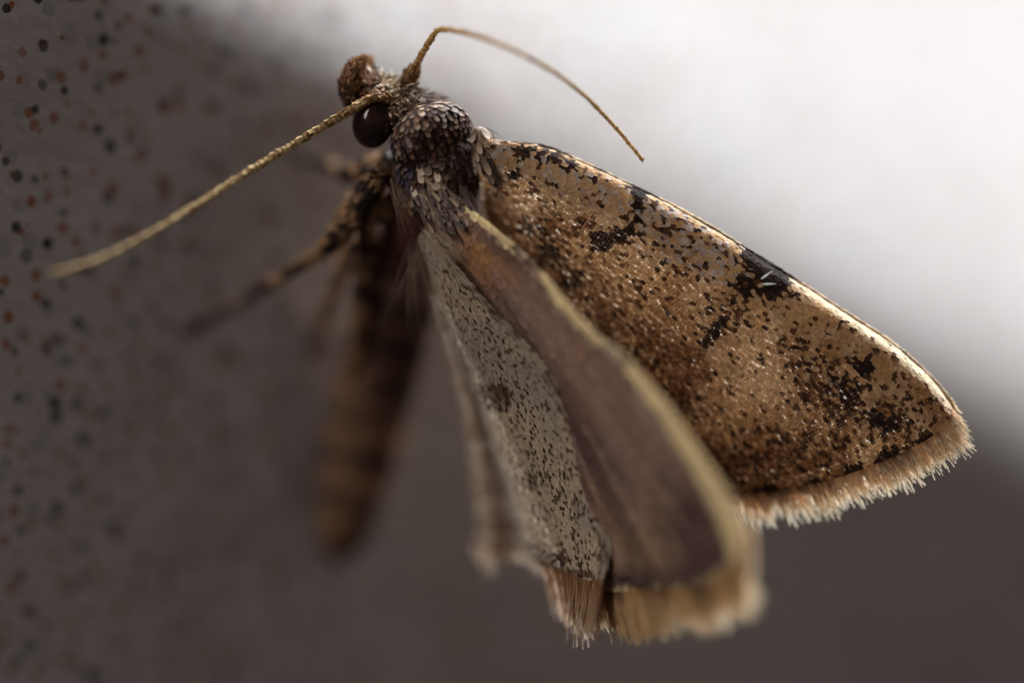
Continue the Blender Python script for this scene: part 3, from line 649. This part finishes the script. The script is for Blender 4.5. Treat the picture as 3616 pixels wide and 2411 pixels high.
def plated(name, c, ax, flow, row, pitch, kindf, wid, leng, lift, front=.1, th0=.0, th1=1.0, base=(56, 42, 38), label=None, single=True):
    ac = Acc(); rest = 0
    """dome c with half axes ax (right, towards viewer, along flow); rows of scales laid along flow"""
    c = np.asarray(c, float); ax = [np.asarray(k, float) for k in ax]; v, f = ellipsoid(c, ax); a = Acc(); a.add(v, f, srgb(*base)); o = a.build(name, M_body, moth)
    if label: o['label'] = label
    Lz = np.linalg.norm(ax[2]); Lr = .5 * (np.linalg.norm(ax[0]) + np.linalg.norm(ax[1])); inv = np.linalg.inv(np.stack(ax, 1))
    R = int(math.pi * Lz * .86 / row)
    for r in range(R):
        th = math.pi * (.07 + .86 * (r + .5) / R) if True else 0
        th = math.pi - th                                     # start at the front (ax[2] points backwards)
        rad = math.sin(th); m = max(3, int(math.pi * Lr * rad * 1.15 / pitch))
        for i in range(m):
            ph = math.pi * (-.08 + 1.16 * (i + .5 * (r % 2) + rng.uniform(-.15, .15)) / m)
            loc = np.array([rad * math.cos(ph), rad * math.sin(ph), math.cos(th)]); p = c + ax[0] * loc[0] + ax[1] * loc[1] + ax[2] * loc[2]
            n = nrm(inv.T @ loc); d = np.asarray(flow) + rng.normal(0, .12, 3)
            x, y = unW(p); k = kindf(float(x), float(y), r / R)
            w_, l_, h_ = wid * rng.uniform(.8, 1.2), leng * rng.uniform(.8, 1.25), lift + rng.normal(0, .07)
            if single and n[1] < -.28: one_scale(o, k, p + n * .01, n, d, w_, l_, h_)
            else:
                me = VAR[k].attributes['pigment'].data; ca, cb = np.array(me[0].color[:3]), np.array(me[6].color[:3]); rest += 1
                scales(ac, (p + n * .01)[None], n[None], d[None], w_, l_, h_, ca[None], cb[None], arch=.2, curl=.1, rounded=True)
    if rest: ac.build('scale_coat', M_scale, o, stuff=True)
    return o
def pick(*kw):
    r = rng.random(); s = 0
    for k, w in kw:
        s += w
        if r < s: return k
    return kw[-1][0]
def collar_kind(x, y, r):
    if r < .2: return pick(('pale', .5), ('tipped', .4), ('grey', .1))
    if x < 1440 and y > 460: return pick(('grey', .45), ('dark', .4), ('violet', .15))
    if r > .82: return pick(('tipped', .5), ('grey', .3), ('dark', .2))
    return pick(('dark', .42), ('tipped', .36), ('grey', .12), ('rust', .05), ('pale', .05))
cc = W([(1522, 480, .26)])[0]
plated('collar', cc, ((.70, .12, .36), (-.08, -.60, .10), (.24, .12, -.50)), (.42, .2, -.9), .105, .10, collar_kind, .105, .19, .05, label='humped collar of dark pale-tipped scales behind the head')
def back_kind(x, y, r):
    if x < 1470 and y < 640: return pick(('violet', .7), ('dark', .3))
    if 1455 < x < 1560 and 575 < y < 690: return pick(('cream', .7), ('pale', .3))
    if y < 585: return pick(('dark', .6), ('grey', .4))
    if y > 730: return pick(('dark', .4), ('violet', .2), ('grey', .4))
    return pick(('grey', .7), ('pale', .15), ('tipped', .15))
cb = W([(1540, 640, .74)])[0]
plated('back_plate', cb, ((.74, .1, .05), (0, -.64, .1), (.12, .26, -.84)), (.25, .3, -.9), .14, .145, back_kind, .16, .27, .04, label='grey scaled back between the wing roots')
def shoulder_kind(x, y, r): return pick(('pale', .7), ('grey', .15), ('tipped', .15))
ct = W([(1722, 545, .35)])[0]
plated('shoulder_flap', ct, ((.26, .05, .05), (0, -.20, .0), (.18, .1, -.52)), (.3, .1, -.9), .2, .11, shoulder_kind, .12, .34, .06, base=(160, 140, 124), label='pale grey shoulder flap over the root of the tan wing', single=False)
# long flap hairs over the flank and wing root
def flank_hairs():
    s = Acc(); n = 26
    P = W(np.c_[rng.uniform(1376, 1400, n), rng.uniform(625, 680, n), rng.uniform(.05, .3, n)]); d = np.c_[rng.uniform(.15, .45, n), rng.uniform(-.1, .1, n), np.full(n, -1.)]
    strands(s, P, d, np.tile([0, -1., 0], (n, 1)), rng.uniform(.5, 1.25, n), .012, np.tile(srgb(150, 128, 108), (n, 1)), np.tile(srgb(96, 76, 66), (n, 1)), seg=6, taper=.2)
    n = 44
    P = W(np.c_[rng.uniform(1440, 1520, n), rng.uniform(830, 900, n), rng.uniform(.5, 1.2, n)]); d = np.c_[rng.uniform(-.5, .15, n), rng.uniform(.0, .4, n), np.full(n, -1.)]
    strands(s, P, d, np.tile([0, -1., 0], (n, 1)), rng.uniform(.8, 1.9, n), .011, np.tile(srgb(150, 126, 110), (n, 1)), np.tile(srgb(140, 118, 104), (n, 1)), droop=np.c_[rng.uniform(-.1, .3, n), np.zeros(n), np.zeros(n)], seg=7, taper=.2)
    n = 22
    P = W(np.c_[rng.uniform(1620, 1665, n), rng.uniform(650, 700, n), rng.uniform(-.1, .1, n)]); d = np.c_[rng.uniform(.2, .6, n), np.zeros(n), np.full(n, -1.)]
    strands(s, P, d, np.tile([0, -1., 0], (n, 1)), rng.uniform(.25, .5, n), .035, np.tile(srgb(70, 56, 52), (n, 1)), np.tile(srgb(150, 130, 116), (n, 1)), seg=5, taper=.5)
    s.build('flank_hair', M_hair, body, stuff=True)
    s = Acc(); n = 230; px = np.clip(rng.normal(1560, 48, n), 1465, 1650); py = rng.normal(718, 28, n) + .22 * (px - 1560)
    P = W(np.c_[px, py, .12 - .0022 * (py - 700) - .0012 * (px - 1470)]); d = np.c_[rng.uniform(.3, .9, n), rng.uniform(-.35, -.1, n), rng.uniform(-1.1, -.7, n)]
    r = rng.random(n)[:, None]; c = np.where(r < .4, srgb(84, 70, 66), np.where(r < .9, srgb(118, 100, 90), srgb(164, 144, 122))) * rng.uniform(.8, 1.15, (n, 1))
    scales(s, P, np.tile([-.2, -1., .1], (n, 1)) + rng.normal(0, .15, (n, 3)), d, rng.uniform(.05, .085, n), rng.uniform(.16, .34, n), rng.uniform(.0, .3, n), c * .8, c * 1.15, arch=.3, rounded=True)
    s.build('wing_root_tuft', M_scale, body, stuff=True)
    s = Acc(); P = W([(2688, 985, -.14), (2692, 1003, -.14)])
    strands(s, P, np.array([[.8, -.25, .6], [1., -.25, .02]]), np.tile([0, -1., 0], (2, 1)), .27, .05, np.tile(srgb(150, 150, 140), (2, 1)), np.tile(srgb(190, 192, 180), (2, 1)), seg=6, taper=.15)
    s.build('stray_scale', M_hair, rf, stuff=True)
flank_hairs()
